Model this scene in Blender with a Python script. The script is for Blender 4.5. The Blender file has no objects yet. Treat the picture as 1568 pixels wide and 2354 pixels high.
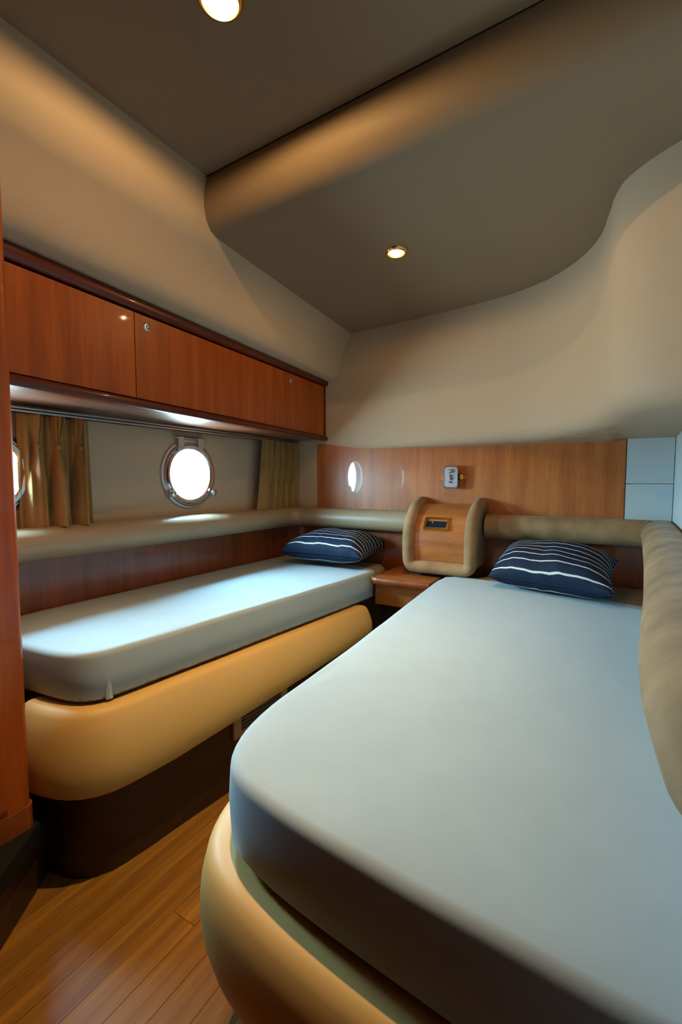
import bpy, bmesh, math, random
from mathutils import Vector, Matrix, noise

# ------------------------------------------------------------------ camera, sky, exposure
H = 1.12                                   # camera height above the cabin floor; z below is relative to it
C = bpy.context.scene.collection
cam_d = bpy.data.cameras.new('camera'); cam = bpy.data.objects.new('camera', cam_d); C.objects.link(cam)
cam_d.sensor_fit = 'HORIZONTAL'; cam_d.sensor_width = 36.0
cam_d.lens = 36.0 * 1066.0 / 1568.0
cam_d.clip_start = 0.01
cam.location = (0, 0, H)
cam.rotation_euler = (math.radians(90 - 3.86), 0, math.radians(30.5))
bpy.context.scene.camera = cam

world = bpy.data.worlds.new('daylight'); bpy.context.scene.world = world
world.use_nodes = True
bg = world.node_tree.nodes['Background']
wnt = world.node_tree                      # bright hazy sky above the horizon, darker water below it
wtc = wnt.nodes.new('ShaderNodeTexCoord'); wsp = wnt.nodes.new('ShaderNodeSeparateXYZ')
wrp = wnt.nodes.new('ShaderNodeValToRGB')
wmr = wnt.nodes.new('ShaderNodeMapRange')
wmr.inputs['From Min'].default_value = -1.0; wmr.inputs['From Max'].default_value = 1.0
wnt.links.new(wtc.outputs['Generated'], wsp.inputs[0]); wnt.links.new(wsp.outputs['Z'], wmr.inputs['Value'])
wnt.links.new(wmr.outputs['Result'], wrp.inputs['Fac'])
wrp.color_ramp.elements[0].position = 0.47; wrp.color_ramp.elements[0].color = (0.29, 0.38, 0.43, 1)
wrp.color_ramp.elements[1].position = 0.53; wrp.color_ramp.elements[1].color = (0.44, 0.77, 1.0, 1)
wnt.links.new(wrp.outputs['Color'], bg.inputs[0])
bg.inputs[1].default_value = 420.0
LAMP_W = 19.0
BEAM_W = 150.0
LAMP_COL = (1.0, 0.63, 0.27)

vs = bpy.context.scene.view_settings
vs.view_transform = 'Standard'; vs.look = 'None'; vs.gamma = 1.0; vs.exposure = -0.78
vs.use_curve_mapping = False

# ------------------------------------------------------------------ materials
def mat(name, base, rough=0.5, metal=0.0, coat=0.0, coat_rough=0.05, spec=0.5, sheen=0.0):
    m = bpy.data.materials.new(name); m.use_nodes = True
    b = m.node_tree.nodes['Principled BSDF']
    b.inputs['Base Color'].default_value = (*base, 1)
    b.inputs['Roughness'].default_value = rough
    b.inputs['Metallic'].default_value = metal
    b.inputs['Coat Weight'].default_value = coat
    b.inputs['Coat Roughness'].default_value = coat_rough
    b.inputs['Specular IOR Level'].default_value = spec
    b.inputs['Sheen Weight'].default_value = sheen
    return m, m.node_tree, b

def texco(nt, scale, rot=(0, 0, 0)):
    t = nt.nodes.new('ShaderNodeTexCoord'); mp = nt.nodes.new('ShaderNodeMapping')
    mp.inputs['Scale'].default_value = scale; mp.inputs['Rotation'].default_value = rot
    nt.links.new(t.outputs['Object'], mp.inputs['Vector'])
    return mp.outputs['Vector']

def noise_node(nt, vec, scale, detail=4, rough=0.55):
    n = nt.nodes.new('ShaderNodeTexNoise')
    n.inputs['Scale'].default_value = scale; n.inputs['Detail'].default_value = detail
    n.inputs['Roughness'].default_value = rough
    nt.links.new(vec, n.inputs['Vector'])
    return n.outputs['Fac']

def ramp(nt, fac, stops):
    r = nt.nodes.new('ShaderNodeValToRGB')
    e = r.color_ramp.elements
    e[0].position, e[0].color = stops[0][0], (*stops[0][1], 1)
    e[1].position, e[1].color = stops[-1][0], (*stops[-1][1], 1)
    for p, c in stops[1:-1]:
        k = e.new(p); k.color = (*c, 1)
    nt.links.new(fac, r.inputs['Fac'])
    return r.outputs['Color']

def bump(nt, b, fac, strength, dist=0.002):
    n = nt.nodes.new('ShaderNodeBump')
    n.inputs['Strength'].default_value = strength; n.inputs['Distance'].default_value = dist
    nt.links.new(fac, n.inputs['Height']); nt.links.new(n.outputs['Normal'], b.inputs['Normal'])

def mixrgb(nt, fac, a, bcol, mode='MULTIPLY'):
    m = nt.nodes.new('ShaderNodeMixRGB'); m.blend_type = mode
    if isinstance(fac, float): m.inputs[0].default_value = fac
    else: nt.links.new(fac, m.inputs[0])
    for s, v in ((1, a), (2, bcol)):
        if isinstance(v, tuple): m.inputs[s].default_value = (*v, 1)
        else: nt.links.new(v, m.inputs[s])
    return m.outputs[0]

def wood(name, dark, light, stretch, rough=0.3, coat=0.6, coat_rough=0.04, rnd=0.0, spec=0.5):
    """veneer with the grain along the axis of small stretch"""
    m, nt, b = mat(name, light, rough, 0, coat, coat_rough, spec)
    v = texco(nt, stretch)
    wide = noise_node(nt, v, 1.0, 3, 0.5)
    fine = noise_node(nt, v, 6.0, 5, 0.65)
    col = ramp(nt, wide, [(0.3, dark), (0.7, light)])
    fcol = ramp(nt, fine, [(0.3, (0.72, 0.66, 0.6)), (0.65, (1, 1, 1))])
    col = mixrgb(nt, 0.8, col, fcol)
    if rnd:
        oi = nt.nodes.new('ShaderNodeObjectInfo')
        rc = ramp(nt, oi.outputs['Random'], [(0.0, (1 - rnd, 1 - rnd, 1 - rnd)), (1.0, (1, 1, 1))])
        col = mixrgb(nt, 1.0, col, rc)
    nt.links.new(col, b.inputs['Base Color'])
    return m

def fabric(name, base, rough=0.9, scale=900, strength=0.25, blotch=0.12, bscale=6, spec=0.2, sheen=0.0, coat=0):
    m, nt, b = mat(name, base, rough, 0, coat, 0.3, spec, sheen)
    v = texco(nt, (1, 1, 1))
    n1 = noise_node(nt, v, scale, 2)
    n2 = noise_node(nt, v, bscale, 4)
    lo = tuple(c * (1 - blotch) for c in base); hi = tuple(min(1, c * (1 + blotch)) for c in base)
    col = ramp(nt, n2, [(0.3, lo), (0.7, hi)])
    nt.links.new(col, b.inputs['Base Color'])
    bump(nt, b, n1, strength, 0.001)
    return m

M = {}
M['wood'] = wood('cherry_veneer', (0.27, 0.050, 0.004), (0.42, 0.092, 0.008), (22, 22, 1.2), 0.4, 0.25, 0.03, 0, 0.3)
M['wood_back'] = wood('cherry_panel', (0.39, 0.105, 0.020), (0.57, 0.182, 0.042), (22, 22, 1.5), 0.4, 0.7, 0.025)
M['wood_low'] = wood('cherry_lower', (0.20, 0.040, 0.009), (0.32, 0.08, 0.016), (30, 30, 1.6), 0.4, 0.4, 0.08)
M['wood_h'] = wood('cherry_flat', (0.34, 0.10, 0.022), (0.52, 0.17, 0.042), (3, 30, 30), 0.35, 0.5, 0.05)
M['mahogany'] = wood('mahogany_trim', (0.065, 0.009, 0.003), (0.12, 0.018, 0.005), (30, 1.5, 30), 0.35, 0.25, 0.06, 0, 0.3)
M['under'] = wood('cabinet_underside', (0.16, 0.055, 0.025), (0.24, 0.09, 0.045), (30, 1.5, 30), 0.35, 0.6, 0.05)
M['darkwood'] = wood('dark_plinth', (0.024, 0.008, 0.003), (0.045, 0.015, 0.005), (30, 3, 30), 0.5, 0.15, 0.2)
M['floor'] = wood('floor_planks', (0.20, 0.080, 0.008), (0.47, 0.225, 0.030), (34, 1.1, 34), 0.42, 0.25, 0.2, rnd=0.3)
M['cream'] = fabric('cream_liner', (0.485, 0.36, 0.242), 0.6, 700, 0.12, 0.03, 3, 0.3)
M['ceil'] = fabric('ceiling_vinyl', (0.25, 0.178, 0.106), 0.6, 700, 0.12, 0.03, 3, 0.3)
M['vinyl'] = fabric('bolster_vinyl', (0.38, 0.27, 0.165), 0.42, 600, 0.10, 0.04, 5, 0.5)
M['suede'] = fabric('bolster_suede', (0.31, 0.175, 0.080), 0.85, 500, 0.35, 0.35, 9, 0.2, 0.1)
M['fascia'] = fabric('berth_vinyl', (0.63, 0.395, 0.13), 0.5, 800, 0.10, 0.03, 4, 0.4)
M['sheet'] = fabric('fitted_sheet', (0.36, 0.435, 0.470), 0.95, 650, 0.15, 0.03, 10, 0.1, 0.2)
M['beige'] = fabric('mattress_suede', (0.27, 0.18, 0.10), 0.9, 500, 0.4, 0.15, 8, 0.15, 0.1)
M['curtain'] = fabric('curtain_cloth', (0.29, 0.155, 0.042), 0.8, 500, 0.3, 0.10, 10, 0.3, 0.3)
M['white'] = fabric('white_panel', (0.50, 0.55, 0.56), 0.45, 300, 0.05, 0.02, 3, 0.4)
M['chrome'] = mat('chrome', (0.62, 0.63, 0.65), 0.16, 1.0)[0]
M['steel'] = mat('brushed_steel', (0.55, 0.57, 0.60), 0.32, 1.0)[0]
M['brass'] = mat('brass', (0.85, 0.50, 0.14), 0.2, 1.0)[0]
M['black'] = mat('black_plastic', (0.008, 0.008, 0.009), 0.4)[0]
M['rubber'] = fabric('black_rubber', (0.006, 0.007, 0.006), 0.7, 300, 0.5, 0.2, 20, 0.2)
M['gap'] = mat('dark_gap', (0.012, 0.007, 0.004), 0.9)[0]
M['plastic'] = fabric('beige_plastic', (0.32, 0.21, 0.10), 0.5, 300, 0.05, 0.05, 8, 0.4)
M['ventslat'] = fabric('vent_slat', (0.10, 0.075, 0.05), 0.5, 300, 0.05, 0.05, 8, 0.4)
M['display'] = mat('dark_switch_panel', (0.008, 0.016, 0.030), 0.15)[0]

def glass_mat():
    m = bpy.data.materials.new('porthole_glass'); m.use_nodes = True
    nt = m.node_tree; nt.nodes.clear()
    o = nt.nodes.new('ShaderNodeOutputMaterial'); mx = nt.nodes.new('ShaderNodeMixShader')
    tr = nt.nodes.new('ShaderNodeBsdfTransparent'); gl = nt.nodes.new('ShaderNodeBsdfGlossy')
    tr.inputs[0].default_value = (0.93, 0.98, 0.97, 1); gl.inputs['Roughness'].default_value = 0.02
    lw = nt.nodes.new('ShaderNodeLayerWeight'); lw.inputs['Blend'].default_value = 0.5
    pw_ = nt.nodes.new('ShaderNodeMath'); pw_.operation = 'POWER'; pw_.inputs[1].default_value = 5.0
    ma = nt.nodes.new('ShaderNodeMath'); ma.operation = 'MULTIPLY_ADD'; ma.inputs[1].default_value = 0.9; ma.inputs[2].default_value = 0.04
    nt.links.new(lw.outputs['Facing'], pw_.inputs[0]); nt.links.new(pw_.outputs[0], ma.inputs[0])
    nt.links.new(ma.outputs[0], mx.inputs[0]); nt.links.new(tr.outputs[0], mx.inputs[1])
    nt.links.new(gl.outputs[0], mx.inputs[2]); nt.links.new(mx.outputs[0], o.inputs[0])
    return m
M['glass'] = glass_mat()

def lens_mat():
    m, nt, b = mat('lit_lens', (1, 0.9, 0.7), 0.4)
    b.inputs['Emission Color'].default_value = (1.0, 0.80, 0.48, 1)
    b.inputs['Emission Strength'].default_value = 14.0
    return m
M['lens'] = lens_mat()

def stripe_mat():
    m, nt, b = mat('navy_pinstripe', (0.008, 0.022, 0.065), 0.7, spec=0.25)
    v = texco(nt, (1, 1, 1))
    sp = nt.nodes.new('ShaderNodeSeparateXYZ'); nt.links.new(v, sp.inputs[0])
    def mth(op, a, c):
        n = nt.nodes.new('ShaderNodeMath'); n.operation = op
        for i, x in ((0, a), (1, c)):
            if isinstance(x, (int, float)): n.inputs[i].default_value = x
            else: nt.links.new(x, n.inputs[i])
        return n.outputs[0]
    f = mth('FRACT', mth('ADD', mth('MULTIPLY', sp.outputs['Y'], 1 / 0.036), 100.25), 0)
    w = mth('LESS_THAN', f, 0.13)
    weave = noise_node(nt, v, 420, 2)
    navy = ramp(nt, weave, [(0.3, (0.0025, 0.007, 0.020)), (0.7, (0.007, 0.020, 0.055))])
    whit = ramp(nt, weave, [(0.3, (0.42, 0.42, 0.40)), (0.6, (0.78, 0.78, 0.74))])
    nt.links.new(mixrgb(nt, w, navy, whit, 'MIX'), b.inputs['Base Color'])
    bump(nt, b, weave, 0.3, 0.001)
    return m
M['stripe'] = stripe_mat()

# ------------------------------------------------------------------ builders
BASE = {}
def thing(name, label, cat, loc, group=None, kind=None):
    o = bpy.data.objects.new(name, None); C.objects.link(o)
    o.empty_display_size = 0.1
    o.location = (loc[0], loc[1], loc[2] + H)
    BASE[o] = Vector((loc[0], loc[1], loc[2] + H))
    tag(o, label, cat, group, kind)
    return o

def tag(o, label=None, cat=None, group=None, kind=None):
    if label: o['label'] = label
    if cat: o['category'] = cat
    if group: o['group'] = group
    if kind: o['kind'] = kind
    return o

def struct(o, label=None):
    o['kind'] = 'structure'
    if label: o['label'] = label
    return o

def mk(name, vf, m, parent=None, smooth=40, bevel=0, origin=None, label=None):
    """vf = bmesh, or (verts, faces) with z relative to the camera height"""
    if isinstance(vf, bmesh.types.BMesh): bm = vf
    else:
        bm = bmesh.new(); vs_ = [bm.verts.new(v) for v in vf[0]]
        for f in vf[1]:
            try: bm.faces.new([vs_[i] for i in f])
            except ValueError: pass
    if bevel:
        es = [e for e in bm.edges if len(e.link_faces) == 2 and e.calc_face_angle(0) > 0.6]
        bmesh.ops.bevel(bm, geom=es, offset=bevel, segments=3, profile=0.5, affect='EDGES', clamp_overlap=True)
    bmesh.ops.recalc_face_normals(bm, faces=bm.faces)
    pb = Vector((0, 0, 0))
    p = parent
    while p is not None:
        pb = pb + Vector(p.location); p = p.parent
    org = Vector(origin) + Vector((0, 0, H)) if origin is not None else pb
    for v in bm.verts: v.co = v.co + Vector((0, 0, H)) - org
    me = bpy.data.meshes.new(name); bm.to_mesh(me); bm.free()
    if smooth:
        for p_ in me.polygons: p_.use_smooth = True
        me.set_sharp_from_angle(angle=math.radians(smooth))
    me.materials.append(M[m] if isinstance(m, str) else m)
    o = bpy.data.objects.new(name, me); C.objects.link(o)
    if parent is not None: o.parent = parent
    o.location = org - pb
    if label: o['label'] = label
    return o

def boxvf(lo, hi):
    (x0, y0, z0), (x1, y1, z1) = lo, hi
    return hexvf([(x0, y0, z0), (x1, y0, z0), (x1, y1, z0), (x0, y1, z0),
                  (x0, y0, z1), (x1, y0, z1), (x1, y1, z1), (x0, y1, z1)])

def hexvf(p):
    return (p, [(0, 3, 2, 1), (4, 5, 6, 7), (0, 1, 5, 4), (1, 2, 6, 5), (2, 3, 7, 6), (3, 0, 4, 7)])

def tobm(vf, bm=None):
    bm = bm or bmesh.new(); vs_ = [bm.verts.new(v) for v in vf[0]]
    for f in vf[1]: bm.faces.new([vs_[i] for i in f])
    return bm

def loft(rings, closed_ring=False, caps=False, closed_path=False):
    n = len(rings[0]); V = [p for r in rings for p in r]; Fc = []
    R = len(rings)
    for i in range(R if closed_path else R - 1):
        j = (i + 1) % R
        for k in range(n if closed_ring else n - 1):
            l = (k + 1) % n
            Fc.append((i * n + k, i * n + l, j * n + l, j * n + k))
    if caps:
        Fc.append(tuple(range(n))); Fc.append(tuple((R - 1) * n + k for k in reversed(range(n))))
    return (V, Fc)

def join(*vfs):
    V, Fc = [], []
    for v, f in vfs:
        b = len(V); V += list(v); Fc += [tuple(i + b for i in q) for q in f]
    return (V, Fc)

def catmull(pts, sub=6):
    """smooth open polyline through points"""
    P = [Vector(p) for p in pts]; out = []
    Q = [P[0] * 2 - P[1]] + P + [P[-1] * 2 - P[-2]]
    for i in range(1, len(Q) - 2):
        a, b, c, d = Q[i - 1], Q[i], Q[i + 1], Q[i + 2]
        for s in range(sub):
            t = s / sub
            out.append(0.5 * ((2 * b) + (-a + c) * t + (2 * a - 5 * b + 4 * c - d) * t * t + (-a + 3 * b - 3 * c + d) * t ** 3))
    out.append(P[-1].copy())
    return out

def normals2(path, side=1):
    """unit normals of a plan polyline; side=+1 = left of travel"""
    N = []
    for i in range(len(path)):
        a = path[max(0, i - 1)]; b = path[min(len(path) - 1, i + 1)]
        t = Vector((b[0] - a[0], b[1] - a[1])).normalized()
        N.append(Vector((-t.y, t.x)) * side)
    return N

def sweep(path, prof, side=1, caps=True, scale=None):
    """sweep a closed profile [(offset, z)] along a plan polyline"""
    N = normals2(path, side); rings = []
    for i, (p, n) in enumerate(zip(path, N)):
        s = scale(i / (len(path) - 1)) if scale else 1.0
        zc = sum(q[1] for q in prof) / len(prof)
        rings.append([(p[0] + n.x * o * s, p[1] + n.y * o * s, zc + (z - zc) * s) for o, z in prof])
    return loft(rings, closed_ring=True, caps=caps)

def lathe(center, axis, prof, n=40, caps=True):
    """prof = [(radius, height along axis)]"""
    ax = Vector(axis).normalized()
    u = ax.orthogonal().normalized(); w = ax.cross(u)
    rings = []
    for r, h in prof:
        rings.append([tuple(Vector(center) + ax * h + (u * math.cos(2 * math.pi * k / n) + w * math.sin(2 * math.pi * k / n)) * r) for k in range(n)])
    return loft(rings, closed_ring=True, caps=caps)

def tube(path, r, n=12, caps=True):
    P = [Vector(p) for p in path]; rings = []
    up = Vector((0.123, 0.3, 0.95)).normalized()
    for i, p in enumerate(P):
        t = (P[min(i + 1, len(P) - 1)] - P[max(i - 1, 0)]).normalized()
        u = t.cross(up).normalized(); w = t.cross(u)
        rr = r(i / (len(P) - 1)) if callable(r) else r
        rings.append([tuple(p + (u * math.cos(2 * math.pi * k / n) + w * math.sin(2 * math.pi * k / n)) * rr) for k in range(n)])
    return loft(rings, closed_ring=True, caps=caps)

def prism(poly, z0, z1):
    n = len(poly)
    V = [(x, y, z0) for x, y in poly] + [(x, y, z1) for x, y in poly]
    Fc = [tuple(reversed(range(n))), tuple(range(n, 2 * n))] + [(i, (i + 1) % n, (i + 1) % n + n, i + n) for i in range(n)]
    return (V, Fc)

FL = -H                                    # floor level relative to the camera
WX = -1.86                                 # window wall plane
BY = 2.5                                   # back wall plane
ZC_LOW, ZC_HI = 0.885, 1.05                # ceiling levels

# ------------------------------------------------------------------ the shell
floor = mk('floor', boxvf((-2.0, -0.9, FL - 0.08), (0.9, 2.65, FL - 0.006)), 'darkwood', smooth=0)
struct(floor, 'orange-brown wooden plank floor')
random.seed(4)
pw = 0.078
for k in range(14):
    x = -1.42 + k * pw
    y = -0.9 - random.random() * 0.7
    while y < 2.15:
        ln = 1.15
        y0, y1 = max(y, -0.88), min(y + ln, 2.2)
        if y1 - y0 > 0.05:
            o = mk('plank', boxvf((x + 0.0006, y0 + 0.0006, FL - 0.010), (x + pw - 0.0006, y1 - 0.0006, FL)), 'floor', floor, smooth=0,
                   origin=(x, y0, FL))
        y += ln

# raised step in front of the wardrobe (diagonal edge)
sa, sb = Vector((-0.36, -0.66)), Vector((-1.385, 0.688))
sd = (sb - sa).normalized(); sn = Vector((sd.y, -sd.x))                   # sn points to the low floor
if sn.x < 0: sn = -sn
SZ = FL + 0.19
def q2(v): return (v.x, v.y)
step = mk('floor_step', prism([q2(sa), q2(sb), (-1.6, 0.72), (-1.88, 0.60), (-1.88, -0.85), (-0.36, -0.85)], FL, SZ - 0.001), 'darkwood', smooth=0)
struct(step, 'low wooden step with a black edge in front of the wardrobe')
a1, b1 = sa - sn * 0.045, sb - sn * 0.045
mk('step_tread', prism([q2(a1), q2(b1), (-1.6, 0.70), (-1.85, 0.58), (-1.85, -0.83), (-0.42, -0.83)], SZ - 0.001, SZ + 0.004), 'floor', step, smooth=0)
a2, b2 = sa + sn * 0.018, sb + sn * 0.018
mk('step_nosing', prism([q2(a1), q2(a2), q2(b2), q2(b1)], SZ - 0.035, SZ + 0.008), 'rubber', step, bevel=0.006, label='black rubber edge strip')

# window wall with two round openings
PR = 0.138                                                                  # clear radius
PORTS = [(1.637, 0.032), (0.735, 0.026)]
FLARE = {PORTS[0]: 0.05, PORTS[1]: 0.0}                                    # unseen outer splay, added to widen the first porthole's reflection
def wall_with_holes():
    x0, x1 = WX - 0.08, WX
    ys = [-0.9]
    for y, z in sorted(PORTS): ys += [y - 0.2, y + 0.2]
    ys.append(2.65)
    parts = []
    z0, z1 = FL - 0.05, 1.2
    for i in range(0, len(ys), 2): parts.append(boxvf((x0, ys[i], z0), (x1, ys[i + 1], z1)))
    n = 48
    for y, z in PORTS:
        parts.append(boxvf((x0, y - 0.2, z0), (x1, y + 0.2, z - 0.2)))
        parts.append(boxvf((x0, y - 0.2, z + 0.2), (x1, y + 0.2, z1)))
        rings = []
        for x in (x0, x1):
            sq, ci = [], []
            PRX = PR + (FLARE[(y, z)] if x == x0 else 0.0)
            for k in range(n):
                a = 2 * math.pi * k / n + math.pi / 4
                c, s = math.cos(a), math.sin(a); f = 0.2 / max(abs(c), abs(s))
                sq.append((x, y + c * f, z + s * f)); ci.append((x, y + c * PRX, z + s * PRX))
            rings.append((sq, ci))
        parts.append(loft([rings[0][0], rings[0][1], rings[1][1], rings[1][0]], closed_ring=True))
    return join(*parts)
wall_left = mk('wall_left', wall_with_holes(), 'cream', smooth=30)
struct(wall_left, 'cream hull lining around the portholes')

wall_back = mk('wall_back', boxvf((-1.95, BY + 0.012, FL - 0.05), (0.9, BY + 0.08, 1.2)), 'cream', smooth=0)
struct(wall_back, 'cream rear bulkhead behind the wooden panelling')
bp = mk('wood_panel', boxvf((-1.648, BY, -0.26), (0.040, BY + 0.014, 0.25)), 'wood_back', wall_back, smooth=0, bevel=0.002, label='glossy cherry wood panel')
mk('cream_panel', boxvf((-1.86, BY - 0.004, -0.26), (-1.651, BY + 0.014, 0.25)), 'cream', wall_back, smooth=0, bevel=0.002)
mk('white_panel', boxvf((0.0445, BY - 0.006, -0.012), (0.222, BY + 0.014, 0.27)), 'white', wall_back, smooth=0, bevel=0.002, label='upper white panel')
mk('white_panel', boxvf((0.0445, BY - 0.006, -0.26), (0.222, BY + 0.014, -0.0155)), 'white', wall_back, smooth=0, bevel=0.002, label='lower white panel')

rw = [(0.226, 2.6), (0.222, 2.3), (0.205, 1.6), (0.172, 1.0), (0.152, 0.7), (0.162, 0.36), (0.80, 0.30), (0.80, -0.9)]
def rwseg(rng): return join(*[prism([rw[i], rw[i + 1], (rw[i + 1][0] + 0.06, rw[i + 1][1] + (0.05 if i == 5 else 0)), (rw[i][0] + 0.06, rw[i][1] + (0.05 if i == 5 else 0))], FL - 0.05, 1.2) for i in rng])
wall_right = mk('wall_right', rwseg(range(0, 5)), 'white', smooth=0)
struct(wall_right, 'white side wall beside the right berth')
wall_entry = mk('wall_entry', rwseg(range(5, 7)), 'wood_low', smooth=0)
struct(wall_entry, 'wooden wall of the cabin entrance beside the viewer')
wall_front = mk('wall_front', boxvf((-1.95, -0.95, FL - 0.05), (0.9, -0.86, 1.2)), 'wood_low', smooth=0)
struct(wall_front, 'wooden bulkhead behind the viewer')

# ceilings
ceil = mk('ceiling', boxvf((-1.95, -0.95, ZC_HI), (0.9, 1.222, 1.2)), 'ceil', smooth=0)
struct(ceil, 'cream padded cabin ceiling with a step down')
rp = [(1.216, 1.056), (1.208, 1.02), (1.206, 0.985), (1.212, 0.95), (1.228, 0.917), (1.252, 0.896), (1.285, 0.887), (1.33, ZC_LOW), (2.6, ZC_LOW), (2.6, 1.1), (1.216, 1.1)]
def ceil_low():
    rings = []
    for x in [-1.9 + 2.7 * i / 30 for i in range(31)]:
        dy = -0.05 * max(0, (x + 1.28)) / 1.1
        rings.append([(x, y + (dy if y < 1.4 else 0), z) for y, z in rp])
    return loft(rings, closed_ring=True, caps=True)
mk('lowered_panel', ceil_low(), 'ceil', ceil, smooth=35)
mk('joint_line', hexvf([(-1.5, 1.219, 1.0487), (0.8, 1.118, 1.0487), (0.8, 1.122, 1.0487), (-1.5, 1.223, 1.0487),
                        (-1.5, 1.216, 1.06), (0.8, 1.115, 1.06), (0.8, 1.127, 1.06), (-1.5, 1.226, 1.06)]), 'gap', ceil, smooth=0)

# sloping side liner above the cabinet
def liner():
    rings = []
    Xe = lambda y: -1.400 + (2.5 - y) * 0.094 if y > 1.2 else -1.278 + (1.2 - y) * 0.02
    for i in range(31):
        y = -0.86 + (2.52 + 0.86) * i / 30
        xe = Xe(y); s = (2.5 - y) / 1.8; lift = 0.042 * min(1.3, s)
        xb = -1.585 + 0.075 * min(s, 1.2)
        w = xe - xb
        pr = [(0.045, 1.12), (0.028, 1.05), (0.014, 0.96), (0.0, 0.885), (-0.14 * w, 0.83), (-0.29 * w, 0.77), (-0.40 * w, 0.710), (-0.49 * w, 0.664), (-0.56 * w, 0.638), (-0.66 * w, 0.624), (-w, 0.617), (-w - 0.06, 0.614)]
        rings.append([(xe + dx, y, z + (lift if z < 0.8 else lift * 0.5 if z < 0.86 else 0)) for dx, z in pr])
    # thickness
    V, Fc = loft(rings)
    n = len(rings[0])
    back = [[(x - 0.05, y, z + 0.05) for x, y, z in r] for r in rings]
    return join((V, Fc), loft(back))
wl2 = mk('wall_left_upper', liner(), 'cream', smooth=50)
struct(wl2, 'sloping cream padded side liner above the cabinet')

# curved bulkhead liner at the back, vertical S-shaped sheet with a rolled lower edge
sp_ = catmull([(-1.95, 2.505), (-1.7, 2.50), (-1.40, 2.492), (-0.987, 2.455), (-0.622, 2.405), (-0.40, 2.345), (-0.25, 2.25), (-0.14, 2.12), (-0.075, 1.98), (-0.045, 1.83), (-0.025, 1.72), (0.015, 1.635), (0.12, 1.545), (0.30, 1.46), (0.85, 1.30)], 5)
def back_liner():
    N = normals2(sp_, -1); rings = []
    prof = [(0.0, 0.905), (0.0, 0.7), (0.0, 0.5), (0.0, 0.30), (-0.002, 0.262), (-0.010, 0.232), (-0.026, 0.208), (-0.05, 0.194), (-0.08, 0.189)]
    for p, n in zip(sp_, N):
        left = max(0.0, min(1.0, (p[0] + 1.2) / 1.1))           # the roll is small at the left
        k = 0.35 + 0.65 * left
        r = []
        for o, z in prof:
            zz = z if z > 0.3 else 0.187 + (z - 0.189) * (0.7 + 0.3 * left)
            r.append((p[0] + n.x * o * k, p[1] + n.y * o * k, zz))
        lx, ly, lz = r[-1]
        r[4:] = [(a, b, c + 0.022 * max(0, min(1, (p[0] + 0.25) / 0.25))) for a, b, c in r[4:]]
        r.append((lx, max(ly, 2.56), 0.180 if lx < 0.0 else 0.188))
        rings.append(r)
    front = loft(rings)
    back = loft([[(p[0], p[1] + 0.06, 0.905), (p[0], 2.6, 0.26)] for p in sp_])
    return join(front, back)
wb2 = mk('wall_back_upper', back_liner(), 'cream', smooth=50)
struct(wb2, 'curved cream padded bulkhead above the rear wood panel')
mk('stitched_seam', tube(catmull([(-0.30, 2.27, 0.1845), (-0.15, 2.19, 0.1845), (-0.02, 2.08, 0.1855), (0.02, 2.0, 0.1865)], 6), 0.0018, 6), 'suede', wb2)

# lower veneer behind the berths (left wall, rounded corner, back wall)
cr = 0.17
corner = [(WX + cr - cr * math.cos(t), BY - cr + cr * math.sin(t)) for t in [math.pi / 2 * i / 12 for i in range(13)]]
lowpath = [(WX, 0.55), (WX, 1.0), (WX, 1.5), (WX, 2.0)] + corner + [(-1.3, BY), (-0.9, BY), (-0.4, BY), (0.0, BY), (0.215, BY)]
mk('lower_panel', sweep(lowpath, [(-0.004, -0.72), (0.008, -0.72), (0.008, -0.24), (-0.004, -0.24)], -1), 'wood_low', wall_back, smooth=30, label='red-brown veneer strip under the bolsters')

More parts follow.
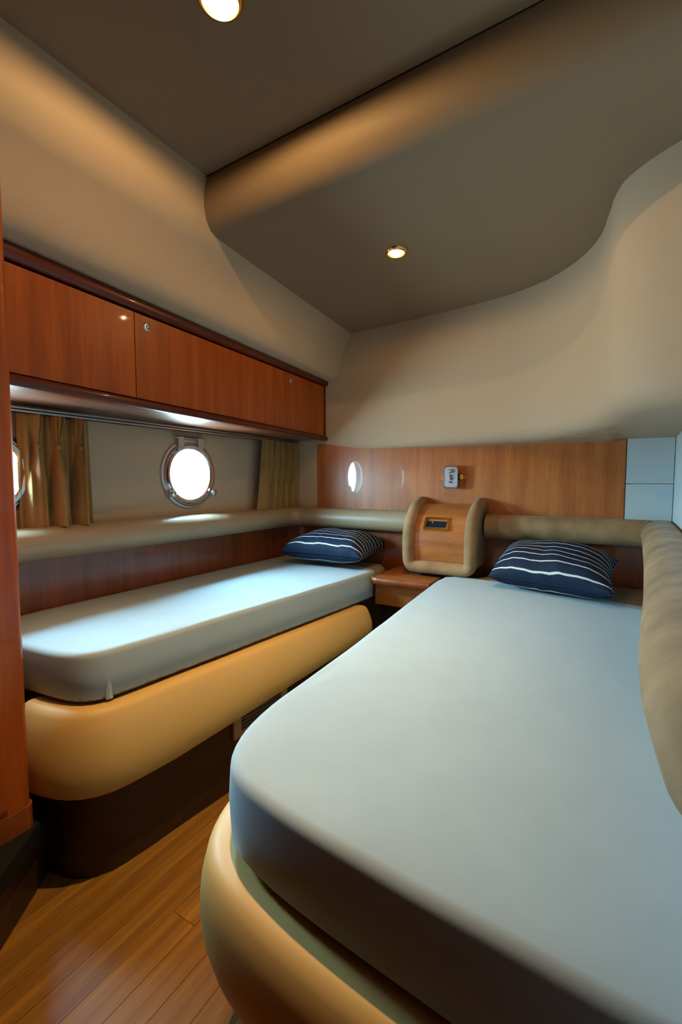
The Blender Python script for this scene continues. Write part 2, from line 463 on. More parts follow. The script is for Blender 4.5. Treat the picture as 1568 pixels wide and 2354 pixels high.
# ------------------------------------------------------------------ portholes
def porthole(n, y, z):
    o = thing('window_%d' % n, 'round chrome-framed porthole in the hull lining', None, (WX, y, z), kind='structure')
    fr = mk('bezel', lathe((WX, y, z), (1, 0, 0), [(PR - 0.004, -0.004), (PR - 0.004, 0.012), (PR + 0.004, 0.017), (PR + 0.016, 0.017), (PR + 0.022, 0.010), (PR + 0.032, 0.008), (PR + 0.036, 0.0), (PR + 0.036, -0.004), (PR + 0.0, -0.006)], 64, caps=False), 'steel', o, smooth=35)
    mk('inner_ring', lathe((WX, y, z), (1, 0, 0), [(PR - 0.012, 0.002), (PR - 0.012, 0.018), (PR - 0.006, 0.024), (PR + 0.006, 0.024), (PR + 0.012, 0.018), (PR + 0.012, 0.010)], 64, caps=False), 'chrome', o, smooth=35)
    mk('pane', lathe((WX, y, z), (1, 0, 0), [(PR - 0.005, 0.004), (PR - 0.005, 0.010)], 64), 'glass', o, smooth=30)
    mk('dark_sleeve', lathe((WX, y, z), (1, 0, 0), [(PR - 0.001 + FLARE[(y, z)], -0.079), (PR - 0.006 + FLARE[(y, z)], -0.078), (PR - 0.006, -0.001), (PR - 0.001, -0.001)], 64, caps=False), 'rubber', o, smooth=35, label='black sleeve added to dull reflections in the opening')  # dark lining added so the opening's sides don't reflect in the rear panel
    hg = mk('hinge', boxvf((WX, y - 0.078, z + PR + 0.020), (WX + 0.012, y + 0.078, z + PR + 0.048)), 'steel', o, bevel=0.003)
    for s in (-1, 1):
        mk('hinge_lug', boxvf((WX, y + s * 0.062 - 0.017, z + PR - 0.01), (WX + 0.026, y + s * 0.062 + 0.017, z + PR + 0.045)), 'steel', hg, bevel=0.004)
    mk('hinge_pin', tube([(WX + 0.018, y - 0.095, z + PR + 0.040), (WX + 0.018, y + 0.095, z + PR + 0.040)], 0.0075, 14), 'chrome', hg)
    for a in ((-36, -144) if n == 1 else (-144,)):
        t = math.radians(a); cy, cz = y + math.cos(t) * (PR + 0.022), z + math.sin(t) * (PR + 0.022)
        lt = mk('latch', tube([(WX - 0.002, cy, cz), (WX + 0.028, cy, cz)], 0.017, 18), 'steel', o)
        mk('latch_knob', lathe((WX + 0.028, cy, cz), (1, 0, 0), [(0.006, 0), (0.009, 0.004), (0.015, 0.008), (0.016, 0.018), (0.010, 0.024), (0.002, 0.025)], 20), 'chrome', lt)
        mk('latch_arm', tube([(WX + 0.022, cy, cz), (WX + 0.026, y + math.cos(t) * (PR - 0.004), z + math.sin(t) * (PR - 0.004))], 0.006, 10), 'chrome', lt)
    return o
for i, (y, z) in enumerate(PORTS):
    w = porthole(i + 1, y, z)
    w['label'] = ['round chrome-framed porthole between the two curtains', 'round porthole half hidden behind the wardrobe edge'][i]
    ld = bpy.data.lights.new('daylight_portal', 'AREA'); ld.shape = 'SQUARE'; ld.size = 0.40
    ld.cycles.is_portal = True
    lo = bpy.data.objects.new('daylight_portal', ld); C.objects.link(lo)
    lo.location = (WX - 0.085, y, z + H); lo.rotation_euler = (0, math.radians(-90), 0)

# ------------------------------------------------------------------ overhead cabinet
CF0, CF1 = (-1.475, 0.60), (-1.582, 2.485)          # front face line in plan
def cfx(y): return CF0[0] + (CF1[0] - CF0[0]) * (y - CF0[1]) / (CF1[1] - CF0[1])
def lerpz(y, zn, zf): return zn + (zf - zn) * (y - 0.68) / (2.485 - 0.68)
def cprism(y0, y1, front, back, zb, zt):
    """slab following the cabinet front; front/back = offset from the front line or absolute x, zb/zt=(near,far)"""
    P = []
    for zz in (zb, zt):
        for y, f in ((y0, 'b'), (y0, 'f'), (y1, 'f'), (y1, 'b')):
            x = cfx(y) + front if f == 'f' else (back if back < -1.0 else cfx(y) + back)
            P.append((x, y, lerpz(y, *zz)))
    return hexvf(P)
cab = thing('overhead_cabinet', 'long cherry wood wall cabinet with three flush doors above the porthole', 'cabinet', (-1.7, 1.55, 0.27))
mk('carcass', cprism(0.606, 2.483, -0.022, WX + 0.002, (0.302, 0.276), (0.61, 0.592)), 'gap', cab, smooth=0)
mk('underside', cprism(0.606, 2.486, -0.004, WX + 0.002, (0.274, 0.258), (0.303, 0.277)), 'under', cab, smooth=0, bevel=0.002, label='glossy brown underside')
SE = [0.606, 1.092, 2.055, 2.478]
KN = {1: (1.145, 0.565), 2: (2.10, 0.553)}
for i in range(3):
    d = mk('door', cprism(SE[i] + 0.002, SE[i + 1] - 0.002, 0.0, -0.020, (0.306, 0.281), (0.608, 0.585)), 'wood', cab, smooth=0, bevel=0.0015)
    if i in KN:
        ky, kz = KN[i]
        mk('lock_knob', lathe((cfx(ky), ky, kz), (1, 0.05, 0), [(0.0165, 0), (0.0165, 0.003), (0.012, 0.005), (0.010, 0.005), (0.0085, 0.003), (0.006, 0.004), (0.0055, 0.009), (0.003, 0.011), (0.0005, 0.0115)], 24), 'chrome', d, label='round chrome push lock')
def bullnose(y0, y1, zb, zt, out, back=-0.03):
    rings = []
    for j in range(13):
        y = y0 + (y1 - y0) * j / 12
        a, b = lerpz(y, *zb), lerpz(y, *zt); x = cfx(y); m_ = (a + b) / 2; h = (b - a) / 2
        r = [(x + back, y, a), (x, y, a)]
        for k in range(9):
            t = -math.pi / 2 + math.pi * k / 8
            r.append((x + out - h * 0.7 + h * 0.7 * math.cos(t), y, m_ + h * math.sin(t)))
        r += [(x, y, b), (x + back, y, b)]
        rings.append(r)
    return loft(rings, closed_ring=True, caps=True)
mk('top_trim', bullnose(0.606, 2.492, (0.615, 0.590), (0.662, 0.618), 0.022, -0.10), 'mahogany', cab, smooth=35, label='dark mahogany bullnose rail')
mk('bottom_trim', bullnose(0.606, 2.492, (0.268, 0.252), (0.300, 0.277), 0.018), 'mahogany', cab, smooth=35, label='dark mahogany lower rail')
mk('end_stile', cprism(2.479, 2.488, 0.004, -0.05, (0.30, 0.277), (0.615, 0.590)), 'mahogany', cab, smooth=0)

# curtain track under the cabinet and the two curtains
rail = thing('curtain_track', 'thin dark metal curtain track under the wall cabinet', 'curtain track', (WX + 0.05, 1.55, 0.25))
mk('track', boxvf((WX + 0.026, 0.58, 0.240), (WX + 0.060, 2.478, 0.2555)), 'black', rail, smooth=0, bevel=0.002)
mk('chrome_lip', boxvf((WX + 0.0605, 0.58, 0.2405), (WX + 0.0645, 2.478, 0.2465)), 'steel', rail, smooth=0, bevel=0.001)
mk('upper_lip', boxvf((WX + 0.066, 0.58, 0.2510), (WX + 0.074, 2.478, 0.2555)), 'steel', rail, smooth=0, bevel=0.001)

def curtain(y0t, y1t, y0b, y1b, pleats, depth, label, seed, pinch=0.74, fore=0.0, ztop=0.239, zbot=-0.172):
    """pleats = list of (position 0..1, width, strength)"""
    random.seed(seed)
    rows, cols = 40, 200
    rings = []
    for r in range(rows + 1):
        v = r / rows; z = zbot + (ztop - zbot) * v
        row = []
        for c in range(cols + 1):
            u = c / cols
            y = (y0b + (y1b - y0b) * u) * (1 - v) + (y0t + (y1t - y0t) * u) * v
            x = 0.0
            for (pu, w, s) in pleats:
                g = abs(v - pinch)
                wid = w * (0.30 + 0.75 * min(1.0, g / 0.35)) if v < pinch else w * (0.30 + 0.6 * min(1, g / 0.2))
                d = (u - pu) / wid
                amp = s * (0.50 + 0.5 * min(1, g / 0.3))
                if abs(d) < 2.0:
                    ridge = max(0.0, 1 - abs(d)) ** (0.55 if s > 0 else 0.8)
                    if v > pinch: ridge *= 0.62 + 0.38 * abs(math.cos(d * 4.7))       # three fingers above the pinch
                    x += amp * depth * ridge
            x += 0.006 * math.sin(u * 37 + v * 2 + seed) + 0.004 * math.sin(u * 71 + seed * 2)
            row.append((WX + 0.026 + fore + x, y, z))
        rings.append(row)
    back = [[(p[0] - 0.003, p[1], p[2]) for p in rr] for rr in rings]
    t = thing('curtain', label, 'curtain', (WX + 0.04, (y0b + y1b) / 2, zbot), 'porthole curtains')
    edge = []
    mk('cloth', join(loft(rings), loft(back)), 'curtain', t, smooth=60)
    # stitched bottom hem
    hem = [[(p[0] + 0.0015, p[1], p[2] + dz) for p in rings[0]] for dz in (0.0, 0.012, 0.0225)]
    mk('hem', loft(hem), 'curtain', t, smooth=60)
    for (pu, w, s) in pleats:                       # gathered tuck where each pleat is pinched
        c = int(pu * cols); rr = int(pinch * rows); p = rings[rr][c]
        mk('pleat_tuck', lathe((p[0] - 0.004, p[1], p[2]), (1, 0, 0), [(0.010, 0), (0.009, 0.004), (0.004, 0.007), (0.0005, 0.0075)], 10), 'curtain', t)
    return t
curtain(0.850, 1.108, 0.846, 1.112, [(0.22, 0.12, 0.6), (0.50, 0.11, 1.0), (0.80, 0.10, 0.9)], 0.060, 'ochre pleated curtain beside the wardrobe edge', 3)
curtain(2.125, 2.486, 2.070, 2.486, [(0.36, 0.060, -1.0), (0.52, 0.055, -1.0), (0.67, 0.060, -1.0), (0.84, 0.060, -1.0)], 0.055, 'ochre pleated curtain in the rear corner, right of the porthole', 7, 0.70, 0.040)

# ------------------------------------------------------------------ padded bolsters
bsec = [(0.0, -0.172), (0.045, -0.170), (0.078, -0.180), (0.100, -0.202), (0.108, -0.232), (0.100, -0.262), (0.078, -0.284), (0.045, -0.294), (0.0, -0.296)]
lp = [(WX + 0.009, 0.63), (WX + 0.009, 0.9), (WX + 0.009, 1.3), (WX + 0.009, 1.7), (WX + 0.009, 2.1)] + [(x + 0.009 * (1 - i / 12), y - 0.009 * i / 12) for i, (x, y) in enumerate(corner)] + [(-1.5, BY - 0.009), (-1.2, BY - 0.009), (-0.968, BY - 0.009)]
b1_ = mk('padded_bolster', sweep(lp, bsec, -1), 'vinyl', smooth=60, origin=(WX, 1.5, -0.3))
tag(b1_, 'smooth beige padded bolster running under the porthole and round the rear corner', 'bolster')
b2_ = mk('padded_bolster', sweep([(-0.566 + 0.70 * i / 10, BY - 0.009) for i in range(11)], [(o * 0.92, z - 0.004) for o, z in bsec], -1), 'suede', smooth=60, origin=(-0.2, BY, -0.3))
tag(b2_, 'brown suede padded bolster on the rear wall right of the console', 'bolster')
def rsc(t): return 1.0 if t < 0.86 else 0.25 + 0.75 * math.sqrt(max(0, 1 - ((t - 0.86) / 0.14) ** 2))
rpth = catmull([(0.214, 2.488), (0.210, 2.3), (0.202, 2.0), (0.188, 1.6), (0.168, 1.15), (0.150, 0.85), (0.142, 0.68), (0.142, 0.56), (0.150, 0.46), (0.165, 0.38)], 5)
b3_ = mk('padded_bolster', sweep(rpth, [(o * 1.0, z * 1.0 - 0.004) for o, z in bsec], -1, True, rsc), 'suede', smooth=60, origin=(0.2, 1.5, -0.3))
tag(b3_, 'worn tan suede bolster along the right wall beside the right berth', 'bolster')

# ------------------------------------------------------------------ berths
def resample(path, n):
    P = [Vector((p[0], p[1])) for p in path]
    L = [0]
    for a, b in zip(P, P[1:]): L.append(L[-1] + (b - a).length)
    out = []
    for k in range(n):
        s = L[-1] * k / (n - 1)
        i = max(j for j in range(len(L)) if L[j] <= s + 1e-9); i = min(i, len(P) - 2)
        t = (s - L[i]) / max(1e-9, L[i + 1] - L[i])
        out.append(P[i].lerp(P[i + 1], t))
    return out

def inset(poly, d):
    n = len(poly); out = []
    for i in range(n):
        a, b, c = Vector(poly[i - 1]), Vector(poly[i]), Vector(poly[(i + 1) % n])
        e1 = (b - a).normalized(); e2 = (c - b).normalized()
        t = (e1 + e2).normalized(); nn = Vector((-t.y, t.x))
        out.append(b + nn * d / max(0.5, nn.dot(Vector((-e1.y, e1.x)))))
    return out

def padded(poly, z0, z1, rad, crown=0.006, grow=0.0, wob=0.0):
    """soft slab over a CCW plan polygon, rounded top edge"""
    rings = []
    def ring(d, z, w=0):
        pts = inset(poly, d - grow)
        r = []
        for p in pts:
            q = Vector((p.x, p.y, z))
            s = noise.noise(Vector((p.x * 7, p.y * 7, z * 7))) * w
            r.append((p.x, p.y, z + s))
        rings.append(r)
    ring(0.010, z0); ring(0.0, z0 + 0.01, 0); ring(-0.003, (z0 + z1) / 2); ring(0.0, z1 - rad)
    for k in range(1, 6):
        t = math.pi / 2 * k / 5
        ring(rad - rad * math.cos(t), z1 - rad + rad * math.sin(t), wob)
    base = inset(poly, rad - grow)
    cx = sum(p.x for p in base) / len(base); cy = sum(p.y for p in base) / len(base)
    for s in (0.96, 0.88, 0.7, 0.45, 0.2):
        rings.append([(cx + (p.x - cx) * s, cy + (p.y - cy) * s, z1 + crown * (1 - s ** 2) + wob * noise.noise(Vector((p.x * 5 * s, p.y * 5 * s, 3)))) for p in base])
    n = len(poly)
    V, Fc = loft(rings, closed_ring=True)
    Fc.append(tuple(reversed(range(n)))); Fc.append(tuple((len(rings) - 1) * n + k for k in range(n)))
    return (V, Fc)

ZM, ZB = -0.487, -0.628
fsec = [(-0.045, -0.70), (-0.045, -0.645), (0.0, -0.634), (0.022, -0.633), (0.037, -0.638), (0.048, -0.652), (0.064, -0.695), (0.077, -0.745), (0.083, -0.795), (0.081, -0.835), (0.074, -0.858), (0.060, -0.870), (0.02, -0.873), (-0.045, -0.873)]

# --- left berth: outline from the foot, round the corner, along the aisle to the night table
foot_l = [(-1.80, 0.645), (-1.60, 0.668), (-1.44, 0.686), (-1.36, 0.694)]
aisle_l = catmull(foot_l + [(-1.29, 0.712), (-1.245, 0.752), (-1.228, 0.82), (-1.212, 0.99), (-1.190, 1.20), (-1.172, 1.40), (-1.143, 1.70), (-1.118, 1.98), (-1.108, 2.10)], 4)
lb = thing('berth', 'left berth base with curved tan upholstered front and dark plinth', 'bed', (-1.5, 1.4, FL), 'berths')
polyL = [q2(p) for p in resample(aisle_l, 60)] + [(-1.108, 2.12), (-1.84, 2.12), (-1.84, 1.6), (-1.84, 1.1)]
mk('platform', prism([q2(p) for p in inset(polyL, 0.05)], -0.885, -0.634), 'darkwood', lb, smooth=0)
fp = [q2(p) for p in resample([p for p in aisle_l if p[0] > -1.47], 70)]
def fend(t): return 1.0 if t < 0.965 else 0.55 + 0.45 * math.sqrt(max(0, 1 - ((t - 0.965) / 0.035) ** 2))
def taper(vf):
    out = []
    for x, y, z in vf[0]:
        k = 1.0 if y < 0.95 else 1.0 - 0.36 * min(1.0, (y - 0.95) / 1.1)
        out.append((x, y, -0.632 + (z + 0.632) * k))
    return (out, vf[1])
mk('upholstered_front', taper(sweep(fp, fsec, -1, True, fend)), 'fascia', lb, smooth=50, label='smooth tan vinyl padded front')
kp = [q2(p) for p in resample([p for p in aisle_l if p[0] > -1.50], 50)]
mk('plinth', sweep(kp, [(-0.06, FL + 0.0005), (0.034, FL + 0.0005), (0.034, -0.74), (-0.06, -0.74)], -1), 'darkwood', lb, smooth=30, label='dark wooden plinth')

# vent grille in the plinth
def plinth_pt(y):
    for a, b in zip(kp, kp[1:]):
        if a[1] <= y <= b[1]:
            t = (y - a[1]) / (b[1] - a[1]); return Vector((a[0] + (b[0] - a[0]) * t, y))
v0, v1 = plinth_pt(1.195), plinth_pt(1.475)
vt = (v1 - v0).normalized(); vn = Vector((vt.y, -vt.x))
def vbox(s0, s1, z0, z1, d0, d1):
    P = []
    for z in (z0, z1):
        for s, d in ((s0, d0), (s1, d0), (s1, d1), (s0, d1)):
            p = v0 + vt * s + vn * d; P.append((p.x, p.y, z))
    return hexvf(P)
vl = (v1 - v0).length; o_ = 0.0345
vent = mk('vent_grille', join(vbox(0, vl, -0.934, -0.912, o_, o_ + 0.010), vbox(0, vl, -0.838, -0.818, o_, o_ + 0.010), vbox(0, 0.034, -0.912, -0.838, o_, o_ + 0.010), vbox(vl - 0.034, vl, -0.912, -0.838, o_, o_ + 0.010)), 'plastic', lb, smooth=0, label='beige plastic vent frame')
mk('vent_recess', vbox(0.034, vl - 0.034, -0.912, -0.838, o_, o_ + 0.001), 'black', vent, smooth=0)
for k in range(5):
    z = -0.904 + k * 0.0138
    mk('slat', vbox(0.035, vl - 0.035, z, z + 0.009, o_ + 0.002, o_ + 0.007), 'ventslat', vent, smooth=0)

# left mattress: beige cushion with the fitted sheet over most of it
ml = thing('mattress', 'left berth mattress under a pale grey-blue fitted sheet', 'mattress', (-1.5, 1.4, ZB), 'berth mattresses')
cush = [q2(p) for p in resample(aisle_l, 70)] + [(-1.10, 2.20), (-1.095, 2.30), (-1.12, 2.40), (-1.16, 2.455), (-1.3, 2.475), (-1.6, 2.475), (-1.72, 2.45), (-1.80, 2.38), (-1.835, 2.28), (-1.835, 1.9), (-1.835, 1.3), (-1.835, 0.9)]
mk('cushion', padded(cush, ZB, ZM, 0.028, 0.003), 'beige', ml, smooth=60, label='bare beige suede head end')
shl = [q2(p) for p in resample(aisle_l, 80)] + [(-1.106, 2.13), (-1.103, 2.19), (-1.108, 2.235), (-1.13, 2.262), (-1.2, 2.285), (-1.5, 2.36), (-1.70, 2.405), (-1.833, 2.40), (-1.838, 2.2), (-1.838, 1.8), (-1.838, 1.3), (-1.838, 0.9)]
sh = mk('fitted_sheet', padded(shl, ZB + 0.004, ZM + 0.004, 0.018, 0.004, 0.004, 0.002), 'sheet', ml, smooth=60)
# folded corner tucks of the fitted sheets
def tuck(path, s0, width, parent, side=-1):
    P = resample(path, 400); N = normals2(P, side); rings = []
    for j in range(9):
        t = j / 8; z = ZM - 0.026 - t * 0.112
        w = 0.10 + 0.9 * t; r = []
        for k in range(9):
            q = k / 8; i = int(399 * s0 + (q - 0.3) * width * w * 399)
            h = 0.0050 + (0.003 * t) * max(0, math.sin(math.pi * q) ** 1.5) * (1 if q < 0.6 else 0.8)
            if k in (0, 8): h = 0.002
            r.append((P[i].x + N[i].x * h, P[i].y + N[i].y * h, z))
        rings.append(r)
    return mk('corner_fold', loft(rings), 'sheet', parent, smooth=60)
tuck(aisle_l, 0.312, 0.012, sh)

# --- right berth
side_r = catmull([(-0.745, 2.30), (-0.725, 2.10), (-0.698, 1.75), (-0.675, 1.45), (-0.652, 1.15), (-0.637, 0.92), (-0.628, 0.76), (-0.606, 0.655), (-0.568, 0.585), (-0.515, 0.545), (-0.44, 0.522), (-0.34, 0.506), (-0.20, 0.492), (-0.04, 0.478), (0.12, 0.466)], 4)
rb = thing('berth', 'right berth base with curved tan upholstered front, nearest the viewer', 'bed', (-0.25, 1.4, FL), 'berths')
polyR = [q2(p) for p in resample(side_r, 70)] + [(0.145, 0.47), (0.145, 0.8), (0.145, 1.6), (0.145, 2.30), (-0.3, 2.30)]
mk('platform', prism([q2(p) for p in inset(polyR, 0.05)], -0.885, -0.634), 'darkwood', rb, smooth=0)
def fendr(t): return 1.0
fr_ = [q2(p) for p in resample([p for p in side_r if p[1] < 2.13], 90)]
fsec_r = [(-0.045, -0.70), (-0.045, -0.645), (0.0, -0.634), (0.022, -0.633), (0.036, -0.639), (0.047, -0.655), (0.056, -0.69), (0.060, -0.73), (0.057, -0.77), (0.046, -0.81), (0.028, -0.845), (0.010, -0.868), (-0.01, -0.874), (-0.045, -0.874)]
mk('upholstered_front', sweep(fr_, fsec_r, -1, True), 'fascia', rb, smooth=50, label='smooth tan vinyl padded front')
kr = [q2(p) for p in resample([p for p in side_r if p[1] < 2.13], 50)]
mk('plinth', sweep(kr, [(-0.06, FL + 0.0005), (-0.012, FL + 0.0005), (-0.012, -0.866), (-0.06, -0.866)], -1), 'darkwood', rb, smooth=30, label='dark wooden plinth')
mr = thing('mattress', 'right berth mattress under a pale grey-blue fitted sheet', 'mattress', (-0.25, 1.4, ZB), 'berth mattresses')
cushr = [q2(p) for p in resample(side_r, 80)] + [(0.150, 0.47), (0.150, 0.9), (0.165, 1.4), (0.19, 2.0), (0.195, 2.40), (0.15, 2.47), (0.0, 2.48), (-0.35, 2.48), (-0.52, 2.47), (-0.555, 2.41), (-0.60, 2.345)]
def ccw(p):
    s = sum(a[0] * b[1] - b[0] * a[1] for a, b in zip(p, p[1:] + p[:1])); return p if s > 0 else p[::-1]
mk('cushion', padded(ccw(cushr), ZB, ZM, 0.028, 0.003), 'beige', mr, smooth=60, label='bare beige suede head end')
sr = [p for p in side_r if p[1] < 2.17]
shr = [q2(p) for p in resample(sr, 90)] + [(0.152, 0.468), (0.153, 0.9), (0.168, 1.4), (0.192, 2.08), (0.05, 2.135), (-0.2, 2.205), (-0.45, 2.275), (-0.62, 2.305), (-0.69, 2.295), (-0.722, 2.25)]
shr_ = mk('fitted_sheet', padded(ccw(shr), ZB + 0.004, ZM + 0.004, 0.018, 0.004, 0.004, 0.0025), 'sheet', mr, smooth=60)

tuck(sr, 0.655, 0.014, shr_)

# ------------------------------------------------------------------ night table and console
nt_ = thing('night_table', 'cherry wood night table between the heads of the two berths', 'table', (-0.9, 2.32, FL))
mk('cabinet_body', boxvf((-1.06, 2.215, FL + 0.001), (-0.80, BY - 0.002, -0.535)), 'gap', nt_, smooth=0)
mk('drawer_front', boxvf((-1.075, 2.185, -0.652), (-0.77, 2.216, -0.536)), 'wood_h', nt_, smooth=0, bevel=0.003)
tp = [(-1.078, 2.155), (-1.065, 2.138), (-1.04, 2.132), (-0.76, 2.140), (-0.76, 2.49), (-1.078, 2.49)]
mk('table_top', prism(tp, -0.512, -0.500), 'wood_h', nt_, smooth=0)
def tband():
    path = [(-1.080, 2.40), (-1.080, 2.25), (-1.080, 2.165), (-1.076, 2.148), (-1.066, 2.136), (-1.04, 2.130), (-0.9, 2.134), (-0.76, 2.138)]
    return sweep(path, [(-0.012, -0.499), (0.001, -0.499), (0.007, -0.504), (0.010, -0.514), (0.007, -0.528), (0.0, -0.536), (-0.012, -0.536)], -1)
mk('edge_band', tband(), 'wood_low', nt_, smooth=40, label='rounded red-brown edge')

con = thing('headboard_console', 'curved wooden console with beige padded surround on the night table', 'console', (-0.77, 2.38, -0.5))
ccur = catmull([(2.298, -0.425), (2.290, -0.36), (2.291, -0.30), (2.302, -0.25), (2.325, -0.205), (2.360, -0.168), (2.405, -0.142), (2.455, -0.128), (2.488, -0.124)], 4)
def cext(x0, x1, off, zadd=0.0, close=2.489):
    """extrude the console side curve between x0 and x1 down to the wall"""
    pr = []
    for i, p in enumerate(ccur):
        a = ccur[max(0, i - 1)]; b = ccur[min(len(ccur) - 1, i + 1)]
        t = Vector((b[0] - a[0], b[1] - a[1])).normalized(); n = Vector((-t.y, t.x))
        pr.append((p[0] + n.x * off, p[1] + n.y * off))
    pr += [(close, pr[-1][1]), (close, -0.44), (pr[0][0], -0.44)]
    return loft([[(x, y, z) for y, z in pr] for x in (x0, x1)], closed_ring=True, caps=True)
mk('wood_front', cext(-0.905, -0.632, 0.0), 'wood_h', con, smooth=35, label='curved cherry wood panel')
mk('plinth', boxvf((-0.93, 2.34, -0.4985), (-0.77, 2.488, -0.44)), 'gap', con, smooth=0)
for x0, x1 in ((-0.955, -0.915), (-0.622, -0.582)):
    mk('side_cheek', cext(x0, x1, 0.004), 'suede', con, smooth=35)
def pad_frame():
    # one continuous padded roll: down the left arm, along the bottom, up the right arm
    L, Rr = -0.932, -0.604
    def cp(i):
        a = ccur[max(0, i - 1)]; b = ccur[min(len(ccur) - 1, i + 1)]
        t = Vector((b[0] - a[0], b[1] - a[1])).normalized(); n = Vector((-t.y, t.x))
        return ccur[i], n
    idx = list(range(len(ccur) - 1, -1, -1))
    path = []
    for i in idx:
        p, n = cp(i); path.append((Vector((L, p[0], p[1])), Vector((0, n.x, n.y)), Vector((1, 0, 0))))
    p0, n0 = cp(0); n3 = Vector((0, n0.x, n0.y))
    for k in range(1, 8):
        t = math.pi / 2 * k / 8; r = 0.035
        path.append((Vector((L + r - r * math.cos(t), p0[0], p0[1] + 0.01 - r * math.sin(t))), n3, Vector((math.cos(t), 0, math.sin(t)))))
    for k in range(9):
        path.append((Vector((L + 0.035 + (Rr - L - 0.07) * k / 8, p0[0], p0[1] + 0.01 - 0.035)), n3, Vector((0, 0, 1))))
    for k in range(7, 0, -1):
        t = math.pi / 2 * k / 8; r = 0.035
        path.append((Vector((Rr - r + r * math.cos(t), p0[0], p0[1] + 0.01 - r * math.sin(t))), n3, Vector((-math.cos(t), 0, math.sin(t)))))
    for i in reversed(idx):
        p, n = cp(i); path.append((Vector((Rr, p[0], p[1])), Vector((0, n.x, n.y)), Vector((-1, 0, 0))))
    rings = []
    for p, n, s in path:
        r = []
        for k in range(16):
            t = 2 * math.pi * k / 16
            r.append(tuple(p + n * (0.002 + 0.034 * math.sin(t)) + s * 0.032 * math.cos(t)))
        rings.append(r)
    return loft(rings, closed_ring=True, caps=True)
mk('padded_surround', pad_frame(), 'suede', con, smooth=60, label='grey-beige padded roll')
# switch plate set in the curved front
pc = Vector((-0.786, 2.316, -0.226)); pn = Vector((0, -0.80, 0.60)); pu = Vector((0, 0.60, 0.80)); px_ = Vector((1, 0, 0))
def plate(w0, w1, h0, h1, d0, d1):
    P = []
    for d in (d0, d1):
        for w, h in ((w0, h0), (w1, h0), (w1, h1), (w0, h1)): P.append(tuple(pc + px_ * w + pu * h + pn * d))
    return hexvf(P)
W_, H_ = 0.066, 0.036
sw = mk('switch_plate', join(plate(-W_, W_, -H_, -H_ + 0.011, -0.004, 0.012), plate(-W_, W_, H_ - 0.011, H_, -0.004, 0.012), plate(-W_, -W_ + 0.013, -H_ + 0.011, H_ - 0.011, -0.004, 0.012), plate(W_ - 0.013, W_, -H_ + 0.011, H_ - 0.011, -0.004, 0.012)), 'brass', con, smooth=0, label='brass frame')
mk('switch_panel', plate(-W_ + 0.0135, W_ - 0.0135, -H_ + 0.0115, H_ - 0.0115, -0.004, 0.005), 'display', sw, smooth=0, label='dark switch panel')
for wx_, hz_ in ((-0.024, 0.008), (0.020, 0.002)):
    mk('button', lathe(tuple(pc + px_ * wx_ + pu * hz_ + pn * 0.005), tuple(pn), [(0.005, 0), (0.005, 0.002), (0.003, 0.003), (0.0003, 0.003)], 12), 'chrome' if wx_ < 0 else 'black', sw)

# ------------------------------------------------------------------ reading lamp on the rear panel
rl = thing('reading_lamp', 'small folded metal reading lamp with brass bracket on the rear panel', 'lamp', (-0.76, BY, 0.017))
lx, lz = -0.7605, 0.019
mk('bracket_bar', boxvf((lx - 0.066, BY - 0.010, lz - 0.017), (lx + 0.060, BY - 0.0005, lz + 0.017)), 'brass', rl, bevel=0.003)
mk('bracket_arm', boxvf((lx - 0.012, BY - 0.040, lz - 0.010), (lx + 0.012, BY - 0.010, lz + 0.010)), 'black', rl, bevel=0.002)
mk('swivel', lathe((lx + 0.053, BY - 0.010, lz), (0, -1, 0), [(0.014, 0), (0.014, 0.006), (0.009, 0.012), (0.009, 0.020), (0.011, 0.024), (0.004, 0.027), (0.0005, 0.027)], 18), 'brass', rl)
mk('swivel_pin', tube([(lx + 0.055, BY - 0.020, lz), (lx + 0.082, BY - 0.022, lz - 0.001)], 0.004, 10), 'brass', rl)
def octo(w, h, c, y):
    return [(lx - w + c, y, lz - h), (lx + w - c, y, lz - h), (lx + w, y, lz - h + c), (lx + w, y, lz + h - c), (lx + w - c, y, lz + h), (lx - w + c, y, lz + h), (lx - w, y, lz + h - c), (lx - w, y, lz - h + c)]
shd = mk('shade', loft([octo(0.036, 0.058, 0.010, BY - 0.034), octo(0.039, 0.061, 0.011, BY - 0.044), octo(0.039, 0.061, 0.011, BY - 0.052), octo(0.034, 0.056, 0.010, BY - 0.056), octo(0.032, 0.054, 0.009, BY - 0.053)], closed_ring=True, caps=True), 'steel', rl, smooth=25, label='octagonal brushed metal shade')
mk('knob', lathe((lx + 0.002, BY - 0.052, lz + 0.032), (0, -1, 0), [(0.006, 0), (0.009, 0.004), (0.011, 0.010), (0.009, 0.016), (0.004, 0.020), (0.0005, 0.0205)], 18), 'chrome', shd)
mk('hook', tube(catmull([(lx - 0.004, BY - 0.055, lz + 0.013), (lx + 0.006, BY - 0.060, lz + 0.008), (lx + 0.001, BY - 0.062, lz), (lx + 0.008, BY - 0.060, lz - 0.009), (lx - 0.002, BY - 0.055, lz - 0.014)], 4), 0.0028, 8), 'black', shd)
mk('switch', boxvf((lx - 0.006, BY - 0.060, lz - 0.030), (lx + 0.006, BY - 0.052, lz - 0.023)), 'black', shd, bevel=0.001)

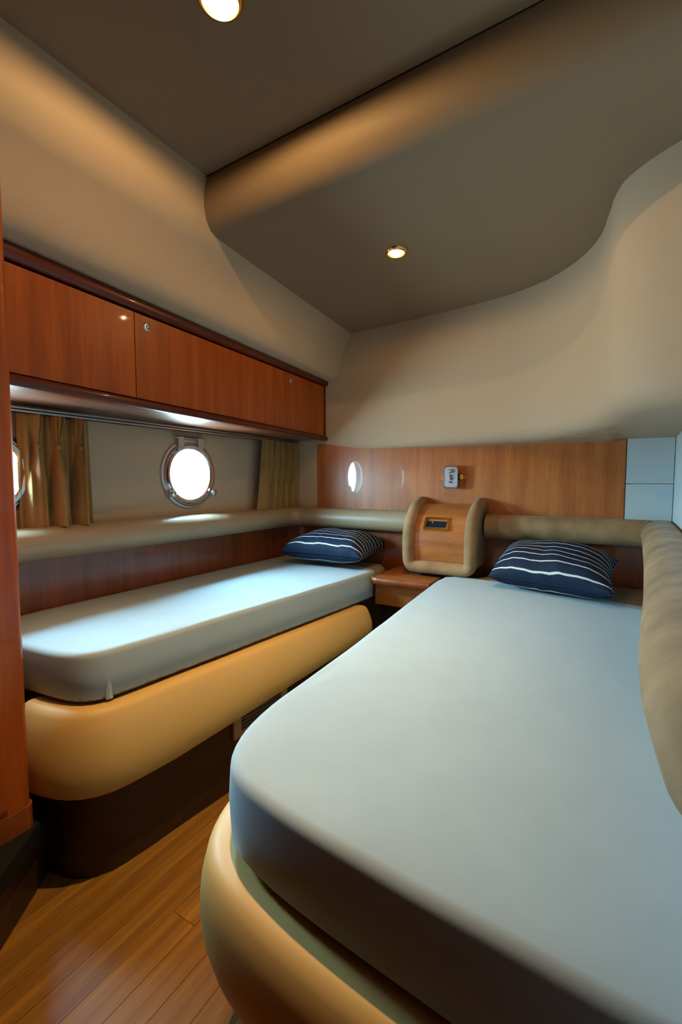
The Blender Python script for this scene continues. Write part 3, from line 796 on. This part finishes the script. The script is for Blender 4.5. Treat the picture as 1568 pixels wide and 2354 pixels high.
# ------------------------------------------------------------------ pillows
def pillow(label, center, rot, a, b, t, tilt=(0, 0), seed=1, shear=0.0):
    n = 44
    top, bot = [], []
    for j in range(n + 1):
        r1, r2 = [], []
        for i in range(n + 1):
            u = -1 + 2 * i / n; v = -1 + 2 * j / n
            u = math.sin(u * math.pi / 2) * 0.35 + u * 0.65; v = math.sin(v * math.pi / 2) * 0.35 + v * 0.65
            x = a * u * (1 - 0.075 * (1 - v * v)); y = b * v * (1 - 0.075 * (1 - u * u))
            h = max(0, (1 - abs(u) ** 3.0)) ** 0.52 * max(0, (1 - abs(v) ** 3.0)) ** 0.52
            wr = noise.noise(Vector((x * 9 + seed, y * 9, 0))) * 0.010 + noise.noise(Vector((x * 30 + seed, y * 5, 3))) * 0.004
            edge = min(1, h * 3)
            ex = noise.noise(Vector((x * 26 + seed, y * 26, 7))) * 0.004 * (1 - h)
            r1.append((x + ex, y + ex, t * h + wr * edge))
            r2.append((x + ex, y + ex, -t * 0.72 * h ** 0.8 + wr * edge * 0.3))
        top.append(r1); bot.append(r2)
    V, Fc = join(loft(top), loft(bot))
    bm = tobm((V, Fc)); bmesh.ops.remove_doubles(bm, verts=bm.verts, dist=0.0004)
    for v in bm.verts:
        v.co.z -= H; v.co.x += shear * v.co.y
    o = mk('pillow', bm, 'stripe', smooth=70)
    o.location = (center[0], center[1], center[2] + H)
    o.rotation_mode = 'XYZ'; o.rotation_euler = (math.radians(tilt[0]), math.radians(tilt[1]), math.radians(rot))
    # stitched seam cord around the edge
    path = []
    for k in range(121):
        q = 4 * k / 120; s = int(min(q, 3.9999)); f = -1 + 2 * (q - s)
        u, v = [(f, -1), (1, f), (-f, 1), (-1, -f)][s]
        path.append((a * u * (1 - 0.075 * (1 - v * v)), b * v * (1 - 0.075 * (1 - u * u)), 0 - H))
    path = [(x + shear * y, y, z) for x, y, z in path]
    sm = mk('seam_piping', tube(path, 0.0032, 6), 'stripe', smooth=60)
    sm.parent = o
    tag(o, label, 'pillow', 'striped pillows')
    return o
pillow('navy pinstriped pillow lying on the left berth', (-1.395, 2.285, -0.385), 3, 0.255, 0.180, 0.102, (5, 0), 1)
pillow('navy pinstriped pillow lying on the right berth', (-0.228, 2.235, -0.388), -16, 0.258, 0.175, 0.105, (14, 0), 5, -0.25)

# ------------------------------------------------------------------ wardrobe on the left
WDX, WDY = -1.312, 0.603
wd = thing('wardrobe', 'tall glossy cherry wood wardrobe side at the left edge', 'wardrobe', (-1.6, 0.0, SZ))
rr = 0.022
cor = [(WDX - rr + rr * math.cos(t), WDY - rr + rr * math.sin(t)) for t in [math.pi / 2 * i / 8 for i in range(9)]]
mk('body', prism([(WDX, -0.85)] + cor + [(-1.85, WDY), (-1.85, -0.85)], SZ + 0.072, 1.045), 'wood', wd, smooth=35)
mk('skirt', prism([(WDX + 0.006, -0.85)] + [(x + 0.006, y + 0.004) for x, y in cor] + [(-1.85, WDY + 0.004), (-1.85, -0.85)], SZ + 0.0045, SZ + 0.071), 'wood_low', wd, smooth=35)
mk('door', boxvf((WDX + 0.0005, -0.35, SZ + 0.09), (WDX + 0.006, 0.545, 1.03)), 'wood', wd, smooth=0, bevel=0.002)

# ------------------------------------------------------------------ recessed downlights
def downlight(x, y, z, label, r=0.030, power=1.0):
    t = thing('ceiling_downlight', label, 'downlight', (x, y, z), 'recessed downlights')
    mk('rim', lathe((x, y, z), (0, 0, -1), [(r + 0.001, -0.004), (r + 0.001, 0.006), (r + 0.004, 0.0115), (r + 0.009, 0.010), (r + 0.014, 0.003), (r + 0.014, -0.001)], 40, caps=False), 'brass', t)
    mk('lens', lathe((x, y, z), (0, 0, -1), [(r, 0.0003), (r, 0.0012), (r * 0.7, 0.0016), (0.0005, 0.0018)], 40), 'lens', t)
    ld = bpy.data.lights.new('lamp_light', 'POINT'); ld.shadow_soft_size = 0.004
    ld.energy = LAMP_W * power; ld.color = LAMP_COL
    lo = bpy.data.objects.new('lamp_light', ld); C.objects.link(lo); lo.parent = t
    lo.location = (0, 0, -0.0070)
    sd_ = bpy.data.lights.new('lamp_beam', 'SPOT'); sd_.energy = BEAM_W * power; sd_.color = LAMP_COL
    sd_.spot_size = math.radians(76); sd_.spot_blend = 1.0; sd_.shadow_soft_size = 0.012
    so_ = bpy.data.objects.new('lamp_beam', sd_); C.objects.link(so_); so_.parent = t
    so_.location = (0, 0, -0.016)
    return t
downlight(-0.777, 0.800, ZC_HI, 'large lit round downlight in the upper ceiling, nearest the viewer', 0.036)
downlight(-0.757, 1.705, ZC_LOW, 'small lit round downlight in the lowered ceiling panel', 0.029, 0.45)
